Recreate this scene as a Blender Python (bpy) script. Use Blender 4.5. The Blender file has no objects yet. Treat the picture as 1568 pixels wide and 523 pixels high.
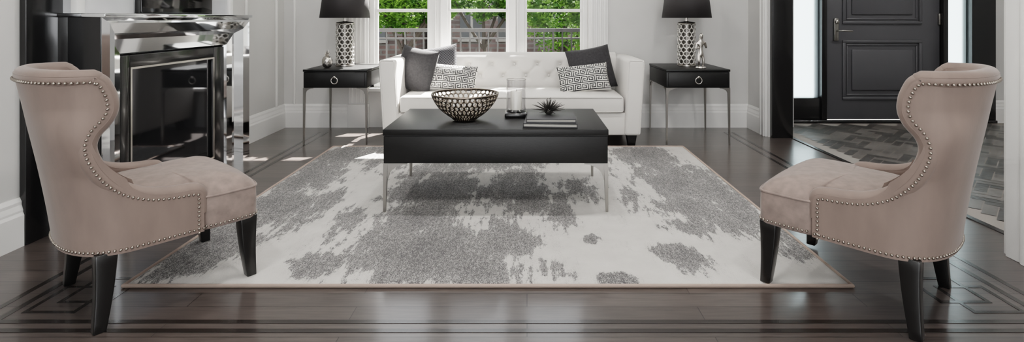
import bpy, bmesh, math, random
from mathutils import Vector, Matrix, noise as mn
random.seed(7)
S = bpy.context.scene
C = S.collection

# ------------------------------------------------------------------ helpers
def lin(c):
    return tuple(((v/255)/12.92 if v/255 <= .04045 else (((v/255)+.055)/1.055)**2.4) for v in c)

def newmat(name):
    m = bpy.data.materials.new(name); m.use_nodes = True
    nt = m.node_tree
    b = nt.nodes['Principled BSDF']
    return m, nt, b

def setin(b, k, v):
    if k in b.inputs: b.inputs[k].default_value = v

def mat(name, rgb, rough=.5, metal=0., bump=0., bscale=200., vary=0., vscale=3., sheen=0., coat=0., stretch=None, spec=None, bdist=.002):
    m, nt, b = newmat(name)
    c = lin(rgb)
    setin(b, 'Base Color', (*c, 1)); setin(b, 'Roughness', rough); setin(b, 'Metallic', metal)
    if sheen: setin(b, 'Sheen Weight', sheen); setin(b, 'Sheen Roughness', .4)
    if coat: setin(b, 'Coat Weight', coat); setin(b, 'Coat Roughness', .1)
    if spec is not None: setin(b, 'Specular IOR Level', spec)
    tc = nt.nodes.new('ShaderNodeTexCoord'); mp = nt.nodes.new('ShaderNodeMapping')
    nt.links.new(tc.outputs['Object'], mp.inputs['Vector'])
    if stretch: mp.inputs['Scale'].default_value = stretch
    n = nt.nodes.new('ShaderNodeTexNoise'); n.inputs['Scale'].default_value = vscale; n.inputs['Detail'].default_value = 6
    r = nt.nodes.new('ShaderNodeValToRGB')
    v = vary if vary else .03
    r.color_ramp.elements[0].position = .3; r.color_ramp.elements[1].position = .7
    r.color_ramp.elements[0].color = (*[x*(1-v) for x in c], 1)
    r.color_ramp.elements[1].color = (*[min(1, x*(1+v)) for x in c], 1)
    nt.links.new(mp.outputs[0], n.inputs['Vector']); nt.links.new(n.outputs['Fac'], r.inputs[0])
    nt.links.new(r.outputs[0], b.inputs['Base Color'])
    if bump:
        n2 = nt.nodes.new('ShaderNodeTexNoise'); n2.inputs['Scale'].default_value = bscale; n2.inputs['Detail'].default_value = 3
        bp = nt.nodes.new('ShaderNodeBump'); bp.inputs['Strength'].default_value = bump; bp.inputs['Distance'].default_value = bdist
        nt.links.new(mp.outputs[0], n2.inputs['Vector']); nt.links.new(n2.outputs['Fac'], bp.inputs['Height']); nt.links.new(bp.outputs[0], b.inputs['Normal'])
    return m

def obj_from(name, verts, faces, mats, parent=None, smooth=False, fidx=None):
    me = bpy.data.meshes.new(name); me.from_pydata([tuple(v) for v in verts], [], faces); me.update()
    if not isinstance(mats, (list, tuple)): mats = [mats]
    for m in mats: me.materials.append(m)
    if fidx:
        for p, i in zip(me.polygons, fidx): p.material_index = i
    if smooth:
        for p in me.polygons: p.use_smooth = True
    o = bpy.data.objects.new(name, me); C.objects.link(o)
    if parent: o.parent = parent
    return o

def empty(name, loc=(0, 0, 0), rz=0.):
    e = bpy.data.objects.new(name, None); e.empty_display_size = .1
    e.location = loc; e.rotation_euler = (0, 0, rz); C.objects.link(e); return e

def boxes(name, lst, m, parent=None, bevel=0., seg=2, smooth=None):
    vs, fs = [], []
    for (x0, x1, y0, y1, z0, z1) in lst:
        n = len(vs)
        vs += [(x0, y0, z0), (x1, y0, z0), (x1, y1, z0), (x0, y1, z0), (x0, y0, z1), (x1, y0, z1), (x1, y1, z1), (x0, y1, z1)]
        fs += [tuple(n+i for i in f) for f in [(0, 3, 2, 1), (4, 5, 6, 7), (0, 1, 5, 4), (1, 2, 6, 5), (2, 3, 7, 6), (3, 0, 4, 7)]]
    o = obj_from(name, vs, fs, m, parent)
    if bevel: addbevel(o, bevel, seg)
    return o

def addbevel(o, w, seg=2, ang=40):
    b = o.modifiers.new('bev', 'BEVEL'); b.width = w; b.segments = seg; b.limit_method = 'ANGLE'; b.angle_limit = math.radians(ang)
    for p in o.data.polygons: p.use_smooth = True
    return b

def lathe(name, prof, m, parent=None, n=32, loc=(0, 0, 0), close=True):
    vs, fs = [], []
    for (r, z) in prof:
        for i in range(n):
            a = 2*math.pi*i/n; vs.append((loc[0]+r*math.cos(a), loc[1]+r*math.sin(a), loc[2]+z))
    for j in range(len(prof)-1):
        for i in range(n):
            fs.append((j*n+i, j*n+(i+1) % n, (j+1)*n+(i+1) % n, (j+1)*n+i))
    if close:
        fs.append(tuple(reversed(range(n)))); k = (len(prof)-1)*n; fs.append(tuple(range(k, k+n)))
    o = obj_from(name, vs, fs, m, parent, smooth=True)
    e = o.modifiers.new('es', 'EDGE_SPLIT'); e.split_angle = math.radians(40)
    return o

def curve(name, polys, depth, m, parent=None, cyclic=False, res=2):
    cu = bpy.data.curves.new(name, 'CURVE'); cu.dimensions = '3D'; cu.bevel_depth = depth; cu.bevel_resolution = res
    for pts in polys:
        sp = cu.splines.new('POLY'); sp.points.add(len(pts)-1)
        for p, q in zip(sp.points, pts): p.co = (*q, 1)
        sp.use_cyclic_u = cyclic
        sp.use_smooth = True
    cu.materials.append(m); cu.use_fill_caps = True
    o = bpy.data.objects.new(name, cu); C.objects.link(o)
    if parent: o.parent = parent
    return o

# ------------------------------------------------------------------ materials
M_wall = mat('wall_paint', (198, 197, 195), .75, bump=.05, bscale=300)
M_trim = mat('trim_white', (222, 221, 219), .4)
M_ceil = mat('ceiling_paint', (236, 236, 234), .8)
M_blackp = mat('black_lacquer', (17, 17, 18), .25, coat=.3)
M_mirror = mat('mirror_chrome', (226, 228, 230), .045, 1.0, vary=.02)
M_dmirror = mat('smoked_firebox_glass', (84, 85, 88), .05, .9)
M_hwin = mat('house_window_glass', (22, 26, 30), .25)
M_marble = mat('polished_grey_marble', (186, 187, 189), .07, vary=.12, vscale=2.5, coat=.5)
M_blkwood = mat('black_oak', (17, 17, 17), .42, bump=.2, bscale=60, stretch=(1, 8, 8), vary=.25, vscale=20, spec=.35)
M_pewter = mat('pewter', (150, 147, 143), .32, 1.0)
M_nickel = mat('nickel', (195, 190, 184), .25, 1.0)
M_nail = mat('nailhead_metal', (158, 149, 140), .3, 1.0)
M_sofa = mat('ivory_linen', (205, 202, 198), .85, bump=.15, bscale=600, sheen=.1)
M_velvet = mat('taupe_velvet', (118, 102, 94), .7, bump=.12, bscale=90, vary=.1, vscale=14, sheen=.25, stretch=(1, 1, .35))
M_velvet2 = mat('taupe_velvet_seat', (126, 111, 104), .75, bump=.3, bscale=45, vary=.18, vscale=30, sheen=.25)
M_leg = mat('ebonised_leg', (12, 11, 11), .28, coat=.3)
M_shade = mat('lampshade_black', (30, 27, 28), .7, bump=.1, bscale=500)
M_ceramic = mat('silvered_lattice', (206, 202, 196), .22, .6)
M_dark = mat('dark_core', (60, 58, 56), .4, .5)
M_pcore = mat('lamp_core', (100, 97, 93), .25, .8)
M_door = mat('door_charcoal', (76, 76, 79), .38, bump=.05, bscale=100)
M_black = mat('matte_black', (18, 18, 18), .5)
M_white = mat('ivory_wax', (240, 236, 226), .5)
M_paper = mat('paper', (190, 187, 180), .8, bump=.3, bscale=100, stretch=(1, 1, 30))
M_book1 = mat('book_cover_dark', (34, 34, 36), .45)
M_book2 = mat('book_cover_grey', (50, 50, 52), .5)
M_bowlm = mat('antique_bronze', (132, 122, 112), .28, 1.0, vary=.3, vscale=20)
M_pillD = mat('pillow_charcoal', (46, 45, 47), .85, bump=.4, bscale=120, vary=.3, vscale=60, sheen=.1)
M_pillW = mat('pillow_white', (215, 212, 206), .85, bump=.2, bscale=300)
M_pillK = mat('pillow_black', (30, 30, 33), .85, bump=.2, bscale=300)
M_tvm = mat('tv_glass', (10, 10, 11), .08)

def brickmat(name, c1, c2, cm, scale, bw, rh, mort, rough, rot=0., grain=None, bumps=.3, coat=0, offset=.5, rotx=0.):
    m, nt, b = newmat(name)
    tc = nt.nodes.new('ShaderNodeTexCoord'); mp = nt.nodes.new('ShaderNodeMapping')
    mp.inputs['Rotation'].default_value = (rotx, 0, rot)
    br = nt.nodes.new('ShaderNodeTexBrick')
    br.inputs['Color1'].default_value = (*lin(c1), 1); br.inputs['Color2'].default_value = (*lin(c2), 1); br.inputs['Mortar'].default_value = (*lin(cm), 1)
    br.inputs['Scale'].default_value = scale; br.inputs['Brick Width'].default_value = bw; br.inputs['Row Height'].default_value = rh; br.inputs['Mortar Size'].default_value = mort
    br.offset = offset; br.inputs['Bias'].default_value = 0.
    nt.links.new(tc.outputs['Object'], mp.inputs[0]); nt.links.new(mp.outputs[0], br.inputs[0])
    n = nt.nodes.new('ShaderNodeTexNoise'); n.inputs['Scale'].default_value = 6; n.inputs['Detail'].default_value = 8
    mp2 = nt.nodes.new('ShaderNodeMapping'); mp2.inputs['Scale'].default_value = grain or (1, 1, 1); mp2.inputs['Rotation'].default_value = (0, 0, rot)
    nt.links.new(tc.outputs['Object'], mp2.inputs[0]); nt.links.new(mp2.outputs[0], n.inputs['Vector'])
    rr = nt.nodes.new('ShaderNodeValToRGB'); rr.color_ramp.elements[0].color = (.75, .75, .75, 1); rr.color_ramp.elements[1].color = (1.2, 1.2, 1.2, 1)
    rr.color_ramp.elements[0].position = .3; rr.color_ramp.elements[1].position = .7
    nt.links.new(n.outputs['Fac'], rr.inputs[0])
    mx = nt.nodes.new('ShaderNodeMixRGB'); mx.blend_type = 'MULTIPLY'; mx.inputs[0].default_value = 1
    nt.links.new(br.outputs['Color'], mx.inputs[1]); nt.links.new(rr.outputs[0], mx.inputs[2]); nt.links.new(mx.outputs[0], b.inputs['Base Color'])
    setin(b, 'Roughness', rough)
    if coat: setin(b, 'Coat Weight', coat); setin(b, 'Coat Roughness', .13)
    bp = nt.nodes.new('ShaderNodeBump'); bp.inputs['Strength'].default_value = bumps; bp.inputs['Distance'].default_value = .003; bp.invert = True
    nt.links.new(br.outputs['Fac'], bp.inputs['Height']); nt.links.new(bp.outputs[0], b.inputs['Normal'])
    return m

M_floor = brickmat('dark_oak_planks', (66, 59, 56), (80, 72, 68), (30, 26, 24), 1, 1.3, .095, .0016, .28, grain=(1.2, 14, 1), bumps=.2, coat=.5)
M_inlay = mat('inlay_ebony', (34, 29, 27), .25, coat=.4)
M_facade = brickmat('brick_facade', (84, 64, 60), (60, 49, 47), (80, 76, 73), 1, .5, .16, .03, .9, rotx=math.pi/2)
M_tile = mat('slate_tile', (92, 87, 84), .38, vary=.3, vscale=5, bump=.2, bscale=30)
M_tile2 = mat('slate_tile_dark', (64, 61, 59), .4, vary=.3, vscale=5, bump=.2, bscale=30)
M_grout = mat('grout', (136, 130, 125), .8)

def glassmat(name, fac=.9, tint=(1, 1, 1), edge=.6):
    m = bpy.data.materials.new(name); m.use_nodes = True; nt = m.node_tree; nt.nodes.clear()
    o = nt.nodes.new('ShaderNodeOutputMaterial'); t = nt.nodes.new('ShaderNodeBsdfTransparent'); g = nt.nodes.new('ShaderNodeBsdfGlossy')
    t.inputs[0].default_value = (*tint, 1); g.inputs['Roughness'].default_value = .02
    f = nt.nodes.new('ShaderNodeLayerWeight'); f.inputs[0].default_value = .25
    mu = nt.nodes.new('ShaderNodeMath'); mu.operation = 'MULTIPLY_ADD'; mu.inputs[1].default_value = edge; mu.inputs[2].default_value = 1-fac
    x = nt.nodes.new('ShaderNodeMixShader')
    nt.links.new(f.outputs['Facing'], mu.inputs[0]); nt.links.new(mu.outputs[0], x.inputs[0]); nt.links.new(t.outputs[0], x.inputs[1]); nt.links.new(g.outputs[0], x.inputs[2]); nt.links.new(x.outputs[0], o.inputs[0])
    return m
M_glass = glassmat('clear_glass', .998, edge=.05)
M_glass2 = glassmat('hurricane_glass', .93, (.93, .93, .94), edge=.9)

def frosted(name):
    m = bpy.data.materials.new(name); m.use_nodes = True; nt = m.node_tree; nt.nodes.clear()
    o = nt.nodes.new('ShaderNodeOutputMaterial'); t = nt.nodes.new('ShaderNodeBsdfTranslucent'); d = nt.nodes.new('ShaderNodeBsdfDiffuse')
    t.inputs[0].default_value = (.60, .67, .70, 1); d.inputs[0].default_value = (.55, .6, .63, 1)
    x = nt.nodes.new('ShaderNodeMixShader'); x.inputs[0].default_value = .3
    nt.links.new(t.outputs[0], x.inputs[1]); nt.links.new(d.outputs[0], x.inputs[2]); nt.links.new(x.outputs[0], o.inputs[0]); return m
M_frost = frosted('frosted_glass')

# ------------------------------------------------------------------ room shell
XL, XR, YB, ZC = -2.46, 2.24, 5.29, 2.8
YR = -3.0
boxes('floor', [(XL-.1, 2.44, YR-.1, YB+.1, -.1, 0)], M_floor)
boxes('ceiling', [(XL-.2, 5.6, YR-.2, 5.8, ZC, ZC+.12)], M_ceil)
boxes('wall_left', [(XL-.15, XL, YR, YB+.15, 0, ZC)], M_wall)
WX0, WX1, WZ0, WZ1 = -1.6, .62, .4, 2.45
boxes('wall_back', [(XL-.15, WX0, YB, YB+.15, 0, ZC), (WX1, 2.7, YB, YB+.15, 0, ZC), (WX0, WX1, YB, YB+.15, 0, WZ0), (WX0, WX1, YB, YB+.15, WZ1, ZC)], M_wall)
boxes('wall_right', [(XR, 2.44, 4.85, YB, 0, ZC), (XR, 2.44, YR, 2.42, 0, ZC), (XR, 2.44, 2.42, 4.85, 2.35, ZC)], M_wall)
boxes('wall_rear', [(XL, -2.1, YR-.15, YR, 0, ZC), (-.75, -.55, YR-.15, YR, 0, ZC), (.75, .95, YR-.15, YR, 0, ZC), (2.1, 2.44, YR-.15, YR, 0, ZC), (-2.1, 2.1, YR-.15, YR, 0, .3), (-2.1, 2.1, YR-.15, YR, 2.6, ZC)], M_wall)
DY = 5.52
boxes('wall_hall_back', [(2.44, 2.62, DY, DY+.15, 0, ZC), (4.93, 5.45, DY, DY+.15, 0, ZC), (2.62, 4.93, DY, DY+.15, 2.45, ZC)], M_wall)
boxes('wall_hall_right', [(5.3, 5.45, 0, DY, 0, ZC)], M_wall)
boxes('wall_hall_front', [(2.44, 5.3, -.15, 0, 0, ZC)], M_wall)

def fixn(o):
    bm = bmesh.new(); bm.from_mesh(o.data); bmesh.ops.recalc_face_normals(bm, faces=bm.faces[:]); bm.to_mesh(o.data); bm.free(); return o

def baseboard(name, segs):
    vs, fs = [], []
    prof = [(0, 0), (.026, 0), (.026, .15), (.020, .165), (.020, .175), (.013, .2), (.013, .215), (.004, .235), (0, .235)]
    for (x0, y0, x1, y1, nx, ny) in segs:
        n = len(vs)
        for (d, z) in prof: vs.append((x0+nx*d, y0+ny*d, z))
        for (d, z) in prof: vs.append((x1+nx*d, y1+ny*d, z))
        k = len(prof)
        for i in range(k-1): fs.append((n+i, n+i+1, n+k+i+1, n+k+i))
        fs.append(tuple(n+i for i in range(k))); fs.append(tuple(n+k+i for i in reversed(range(k))))
    return fixn(obj_from(name, vs, fs, M_trim))
baseboard('baseboard_left', [(XL, YR, XL, 2.53, 1, 0), (XL, 4.2, XL, YB, 1, 0)])
baseboard('baseboard_back', [(XL, YB, -1.80, YB, 0, -1), (.82, YB, XR, YB, 0, -1)])
baseboard('baseboard_right', [(XR, 4.98, XR, YB, -1, 0), (XR, YR, XR, 2.30, -1, 0)])
baseboard('baseboard_hall', [(4.93, DY, 5.3, DY, 0, -1), (5.3, 0, 5.3, DY, -1, 0)])

boxes('trim_1', [(2.255, 2.445, 4.80, 4.86, 0, 2.35), (2.235, 2.455, 2.42, 4.85, 2.3, 2.36)], M_blackp, bevel=.004)
boxes('trim_2', [(2.215, 2.24, 4.86, 4.98, 0, 2.45), (2.205, 2.215, 4.875, 4.90, 0, 2.45), (2.205, 2.215, 4.94, 4.965, 0, 2.45)], M_trim, bevel=.003)
boxes('trim_3', [(2.215, 2.24, 2.30, 2.42, 0, 2.45), (2.205, 2.215, 2.315, 2.34, 0, 2.45), (2.235, 2.46, 2.42, 2.45, 0, 2.35)], M_trim, bevel=.003)
boxes('trim_4', [(XL, XL+.035, 2.53, 2.75, 0, ZC)], M_blackp, bevel=.004)
boxes('trim_5', [(XL, XL+.02, 4.55, 4.57, .235, ZC), (XL, XL+.02, 5.1, 5.12, .235, ZC), (-2.36, -2.34, YB-.015, YB, .235, ZC)], M_trim, bevel=.003)
boxes('trim_threshold', [(2.425, 2.46, 2.45, 4.8, 0, .006)], M_inlay)

L = []
def strip(x0, x1, y0, y1): L.append((min(x0, x1), max(x0, x1), min(y0, y1), max(y0, y1)))
for sx, bx in ((-1, 1.92), (1, 1.90)):
    for d in (0, .075):
        strip(sx*(bx+d), sx*(bx+d+.024), 1.80, 5.05)
    cx, cy, s, w = sx*(bx-.13), 2.05, .1, .016
    for (ox, oy) in ((0, 0), (.07, .07)):
        a0, a1, b0, b1 = cx-s+ox*-sx, cx+s+ox*-sx, cy-s+oy, cy+s+oy
        strip(a0, a1, b0, b0+w); strip(a0, a1, b1-w, b1); strip(a0, a0+w, b0, b1); strip(a1-w, a1, b0, b1)
for y in (1.83, 1.885):
    strip(-2.1, 2.05, y, y+.022)
L = [(b[0], b[1], b[2], b[3], 0, .0010+.00003*i) for i, b in enumerate(L)]
boxes('floor_inlay_border', L, M_inlay)

# hall floor : herringbone
boxes('floor_hall', [(2.44, 5.3, 0, DY, -.1, -.002)], M_grout)
vs, fs, fi = [], [], []
tw, tl, gap = .07, .21, .006
def tile(cx, cy, a):
    ca, sa = math.cos(a), math.sin(a)
    n = len(vs); hw, hl = tw/2-gap/2, tl/2-gap/2
    pts = []
    for (u, v) in ((-hl, -hw), (hl, -hw), (hl, hw), (-hl, hw)):
        pts.append((cx+u*ca-v*sa, cy+u*sa+v*ca))
    if any(p[0] < 2.445 or p[0] > 5.29 or p[1] < 1.6 or p[1] > DY-.01 for p in pts): return
    for p in pts: vs.append((p[0], p[1], .001))
    fs.append((n, n+1, n+2, n+3)); fi.append(int(random.random() < .45))
r45 = math.pi/4
for i in range(-60, 60):
    for j in range(-20, 40):
        bx = i*tw + j*tl; by = i*tw - j*tl
        for (ux, uy, ang) in ((bx+tl/2, by+tw/2, 0), (bx+tl+tw/2, by+tw/2-tl/2+tw/2, math.pi/2)):
            X = ux*math.cos(r45)-uy*math.sin(r45); Y = ux*math.sin(r45)+uy*math.cos(r45)
            tile(X+3.8, Y+3.4, ang+r45)
ht = obj_from('floor_hall_herringbone_tiles', vs, fs, [M_tile, M_tile2], fidx=fi)

# ------------------------------------------------------------------ window
w = empty('window_1', (0, YB, 0))
fr = []
for (a, b) in ((WX0, WX0+.05), (-.993, -.808), (-.19, -.026), (WX1-.05, WX1)):
    fr.append((a, b, .02, .12, WZ0, WZ1))
fr += [(WX0, WX1, .02, .12, WZ0, WZ0+.06), (WX0, WX1, .02, .12, WZ1-.06, WZ1)]
boxes('frame', fr, M_trim, w, bevel=.006)
boxes('mullion_beads', [(-.935, -.92, .0, .02, WZ0, WZ1), (-.88, -.865, .0, .02, WZ0, WZ1), (-.125, -.112, 0, .02, WZ0, WZ1), (-.10, -.087, 0, .02, WZ0, WZ1)], M_trim, w, bevel=.003)
pan = [(WX0+.05, -.993), (-.808, -.19), (-.026, WX1-.05)]
sash, mun = [], []
for a, b in pan:
    sash += [(a, a+.025, .05, .09, WZ0+.06, WZ1-.06), (b-.025, b, .05, .09, WZ0+.06, WZ1-.06)]
    mun += [(a, b, .045, .095, 1.165, 1.195)]
boxes('sash', sash, M_trim, w, bevel=.003); boxes('muntin', mun, M_trim, w, bevel=.003)
boxes('glazing', [(a+.02, b-.02, .068, .072, WZ0+.06, WZ1-.06) for a, b in pan], M_glass, w)
boxes('sill', [(WX0, WX1, -.05, .02, WZ0-.04, WZ0)], M_trim, w, bevel=.006)
cs = []
for a, b in ((-1.80, -1.6), (.62, .82)):
    cs += [(a, b, -.022, 0, 0, 2.6)]
    for k in range(4):
        t = a+.025+k*(.2-.05-.022)/3
        cs.append((t, t+.022, -.034, -.022, .25, 2.55))
    cs.append((a-.005, b+.005, -.04, 0, 0, .235))
cs.append((-1.85, .87, -.03, 0, WZ1, 2.62))
boxes('casing', cs, M_trim, w, bevel=.004)

# ------------------------------------------------------------------ front door
d = empty('door_1', (0, DY, 0))
boxes('door_frame', [(2.62, 2.72, -.03, .14, 0, 2.45), (3.10, 3.155, -.03, .14, 0, 2.45), (4.38, 4.43, -.03, .14, 0, 2.45), (4.68, 4.93, -.03, .14, 0, 2.45),
                     (2.72, 3.10, -.01, .12, 0, .26), (4.43, 4.68, -.01, .12, 0, .26), (2.62, 4.93, -.03, .14, 2.3, 2.45), (2.62, 4.93, -.05, .0, 0, .03)], M_blackp, d, bevel=.005)
boxes('sidelight_glazing', [(2.72, 3.10, .05, .06, .26, 2.3), (4.43, 4.68, .05, .06, .26, 2.3)], M_frost, d)
boxes('door_slab', [(3.16, 4.375, .02, .07, .03, 2.3)], M_door, d, bevel=.003)
mo = []
for (a, b, c, e) in ((3.34, 4.18, .24, .87), (3.34, 4.18, 1.04, 2.15)):
    for (ins, hw, pr) in ((0, .03, .018), (.045, .015, .010)):
        a1, b1, c1, e1 = a+ins, b-ins, c+ins, e-ins
        mo += [(a1, b1, .02-pr, .02, c1, c1+hw), (a1, b1, .02-pr, .02, e1-hw, e1), (a1, a1+hw, .02-pr, .02, c1+hw, e1-hw), (b1-hw, b1, .02-pr, .02, c1+hw, e1-hw)]
    mo += [(a+.1, b-.1, .005, .02, c+.1, e-.1)]
boxes('door_panels', mo, M_door, d, bevel=.006)
boxes('handle_plate', [(3.245, 3.295, -.005, .02, .86, 1.10)], M_pewter, d, bevel=.008)
curve('lever', [[(3.27, -.005, .97), (3.27, -.06, .97), (3.30, -.065, .97), (3.40, -.065, .965)]], .009, M_pewter, d)
db = lathe('deadbolt', [(.02, 0), (.02, .02), (.012, .025)], M_pewter, d, 20)
db.location = (3.27, -.003, 1.06); db.rotation_euler = (math.pi/2, 0, 0)
boxes('hinges', [(4.355, 4.38, -.0, .025, z, z+.12) for z in (.2, 1.03, 1.9)], M_pewter, d, bevel=.004)

# ------------------------------------------------------------------ fireplace
f = empty('fireplace', (-2.46, 2.70, 0))
FW = 1.43; H = 1.105
boxes('core', [(.0, .12, .03, FW-.03, 0, H-.03)], M_black, f)
boxes('black_side_panel', [(.09, .258, -.004, .0, 0, H)], M_blackp, f)
rings = [(.0, .262), (.03, .28), (.085, .262), (.12, .21), (.20, .20), (.215, .175)]
vs, fs = [], []
for (ins, x) in [(0, .0)]+rings+[(.215, .12)]:
    vs += [(x, ins, 0), (x, ins, H-ins), (x, FW-ins, H-ins), (x, FW-ins, 0)]
nr = len(rings)+2
for i in range(nr-1):
    for j in range(3):
        a = i*4+j; fs.append((a, a+1, a+5, a+4))
fixn(obj_from('bevelled_mirror_frame', vs, fs, M_mirror, f))
boxes('mantel_shelf', [(0, .285, -.006, FW+.01, H, H+.022)], M_mirror, f, bevel=.004)
i0 = .215
boxes('firebox_frame', [(.13, .19, i0, i0+.07, 0, H-i0), (.13, .19, FW-i0-.13, FW-i0, 0, H-i0), (.13, .19, i0+.07, FW-i0-.13, H-i0-.07, H-i0), (.13, .19, i0+.07, FW-i0-.13, 0, .09)], M_blackp, f, bevel=.004)
boxes('chrome_inner_trim', [(.188, .196, i0+.07, i0+.082, .09, H-i0-.07), (.188, .196, FW-i0-.142, FW-i0-.13, .09, H-i0-.07), (.188, .196, i0+.082, FW-i0-.142, H-i0-.082, H-i0-.07), (.188, .196, i0+.082, FW-i0-.142, .09, .102)], M_nickel, f)
boxes('firebox_glass', [(.14, .172, i0+.07, FW-i0-.13, .09, H-i0-.07)], M_dmirror, f)
boxes('chimney_breast', [(0, .12, .03, FW, H+.022, ZC)], M_marble, f)
boxes('chimney_edges', [(.10, .135, .0, .05, H+.022, ZC), (.10, .135, FW-.05, FW+.005, H+.022, ZC)], M_trim, f, bevel=.003)
t = empty('television', (-2.46, 2.70, 0))
boxes('screen', [(.125, .16, .42, 1.12, H+.03, 1.75)], M_tvm, t, bevel=.006)
boxes('bezel', [(.124, .155, .41, 1.13, H+.024, 1.76)], M_black, t, bevel=.006)

# ------------------------------------------------------------------ rug
RX0, RX1, RY0, RY1, RT = -1.65, 1.33, 2.135, 4.45, .014
def rugmat():
    m, nt, b = newmat('distressed_rug')
    at = nt.nodes.new('ShaderNodeAttribute'); at.attribute_name = 'm'
    tc = nt.nodes.new('ShaderNodeTexCoord')
    def nz(scale, det, rough=.6, st=(1, 1, 1), rot=0.):
        mp = nt.nodes.new('ShaderNodeMapping'); mp.inputs['Scale'].default_value = st; mp.inputs['Rotation'].default_value = (0, 0, rot)
        n = nt.nodes.new('ShaderNodeTexNoise'); n.inputs['Scale'].default_value = scale; n.inputs['Detail'].default_value = det; n.inputs['Roughness'].default_value = rough
        nt.links.new(tc.outputs['Object'], mp.inputs[0]); nt.links.new(mp.outputs[0], n.inputs['Vector']); return n.outputs['Fac']
    def ma(op, a, b_=None, c=None):
        n = nt.nodes.new('ShaderNodeMath'); n.operation = op
        for i, v in enumerate((a, b_, c)):
            if v is None: continue
            if isinstance(v, (int, float)): n.inputs[i].default_value = v
            else: nt.links.new(v, n.inputs[i])
        return n.outputs[0]
    def cl(v, lo=0., hi=1.):
        c = nt.nodes.new('ShaderNodeClamp'); c.inputs['Min'].default_value = lo; c.inputs['Max'].default_value = hi; nt.links.new(v, c.inputs[0]); return c.outputs[0]
    big = nz(3.6, 10, .72, (1.5, .7, 1))
    streak = nz(18, 5, .65, (2.0, .35, 1))
    s1 = ma('MULTIPLY_ADD', ma('SUBTRACT', big, .5), 2.6, at.outputs['Fac'])
    s2 = ma('MULTIPLY_ADD', ma('SUBTRACT', streak, .5), 1.3, s1)
    tuft = ma('ADD', ma('MULTIPLY', ma('SUBTRACT', nz(210, 2, .8), .5), 3.0), ma('MULTIPLY', ma('SUBTRACT', nz(60, 3, .8, (1.4, .7, 1)), .5), 1.4))
    body = cl(ma('MULTIPLY_ADD', ma('SUBTRACT', s2, .46), 14.0, .5))
    dens = cl(ma('MULTIPLY_ADD', ma('ADD', tuft, ma('MULTIPLY', ma('SUBTRACT', s2, .5), .3)), 1.1, .62), .2, 1.)
    faint = ma('MULTIPLY', cl(ma('MULTIPLY_ADD', ma('SUBTRACT', s2, .2), 5.0, .4)), ma('MULTIPLY', cl(ma('MULTIPLY_ADD', tuft, 1.5, .15)), .34))
    fac = cl(ma('ADD', ma('MULTIPLY', body, dens), faint))
    mx = nt.nodes.new('ShaderNodeMixRGB'); mx.inputs[1].default_value = (*lin((205, 202, 198)), 1); mx.inputs[2].default_value = (*lin((94, 93, 94)), 1)
    nt.links.new(fac, mx.inputs[0])
    m3 = nt.nodes.new('ShaderNodeMixRGB'); m3.blend_type = 'MULTIPLY'; m3.inputs[0].default_value = .3
    nt.links.new(mx.outputs[0], m3.inputs[1]); nt.links.new(nz(7, 8), m3.inputs[2])
    nt.links.new(m3.outputs[0], b.inputs['Base Color']); setin(b, 'Roughness', .95); setin(b, 'Specular IOR Level', .1)
    bp = nt.nodes.new('ShaderNodeBump'); bp.inputs['Strength'].default_value = .6; bp.inputs['Distance'].default_value = .004
    nt.links.new(nz(220, 2), bp.inputs['Height']); nt.links.new(bp.outputs[0], b.inputs['Normal'])
    return m
M_rug = rugmat(); M_rugedge = mat('rug_binding', (160, 143, 133), .9, bump=.4, bscale=150)
blobs = [(-.45, 2.42, .38, .32, 1.35), (-.25, 2.25, .32, .16, 1.2), (-.15, 2.55, .22, .2, 1.1), (-.6, 2.85, .26, .28, 1.2), (-.55, 3.3, .30, .32, 1.25), (-.62, 3.75, .34, .34, 1.1), (-.05, 3.35, .2, .5, 1.15), (.2, 2.98, .12, .3, 1.05), (-.25, 2.85, .2, .2, .8),
         (.31, 2.57, .05, .05, 1.35), (.37, 2.18, .08, .05, 1.35), (.71, 2.40, .10, .12, 1.35), (.95, 4.15, .22, .4, 1.25), (.97, 3.5, .24, .45, 1.2), (.95, 3.0, .2, .24, 1.15), (1.2, 2.85, .15, .35, 1.15), (1.2, 3.3, .16, .5, 1.1), (.85, 2.72, .14, .14, 1.1), (1.22, 2.4, .09, .14, 1.0),
         (-1.45, 4.2, .25, .35, 1.2), (-1.48, 3.6, .22, .45, 1.2), (-1.45, 3.0, .24, .4, 1.2), (-1.5, 2.5, .2, .3, 1.2), (-1.15, 4.1, .16, .3, 1.0), (-.92, 2.3, .12, .14, 1.05), (-.95, 2.85, .14, .22, .9), (.3, 4.25, .35, .2, 1.05), (-.2, 3.95, .45, .2, 1.0), (.32, 3.3, .14, .3, .9), (-1.2, 3.1, .12, .3, .85), (.62, 3.3, .1, .4, .75), (.6, 4.0, .1, .3, .8)]
NX, NY = 120, 94
vs, fs, mv = [], [], []
for j in range(NY+1):
    for i in range(NX+1):
        x = RX0+(RX1-RX0)*i/NX; y = RY0+(RY1-RY0)*j/NY
        ed = min(i, NX-i, j, NY-j)
        vs.append((x, y, RT if ed > 0 else .006))
        v = 0
        for (bx, by, rx, ry, a) in blobs:
            v = max(v, a*math.exp(-(((x-bx)/rx)**2+((y-by)/ry)**2)*.7))
        mv.append(v*.95-.12)
for j in range(NY):
    for i in range(NX):
        a = j*(NX+1)+i; fs.append((a, a+1, a+NX+2, a+NX+1))
rug = obj_from('area_rug', vs, fs, M_rug, smooth=True)
at = rug.data.attributes.new('m', 'FLOAT', 'POINT')
for i, v in enumerate(mv): at.data[i].value = v
curve('binding', [[(RX0, RY0, .0085), (RX1, RY0, .0085), (RX1, RY1, .0085), (RX0, RY1, .0085)]], .0085, M_rugedge, rug, cyclic=True)

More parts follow.
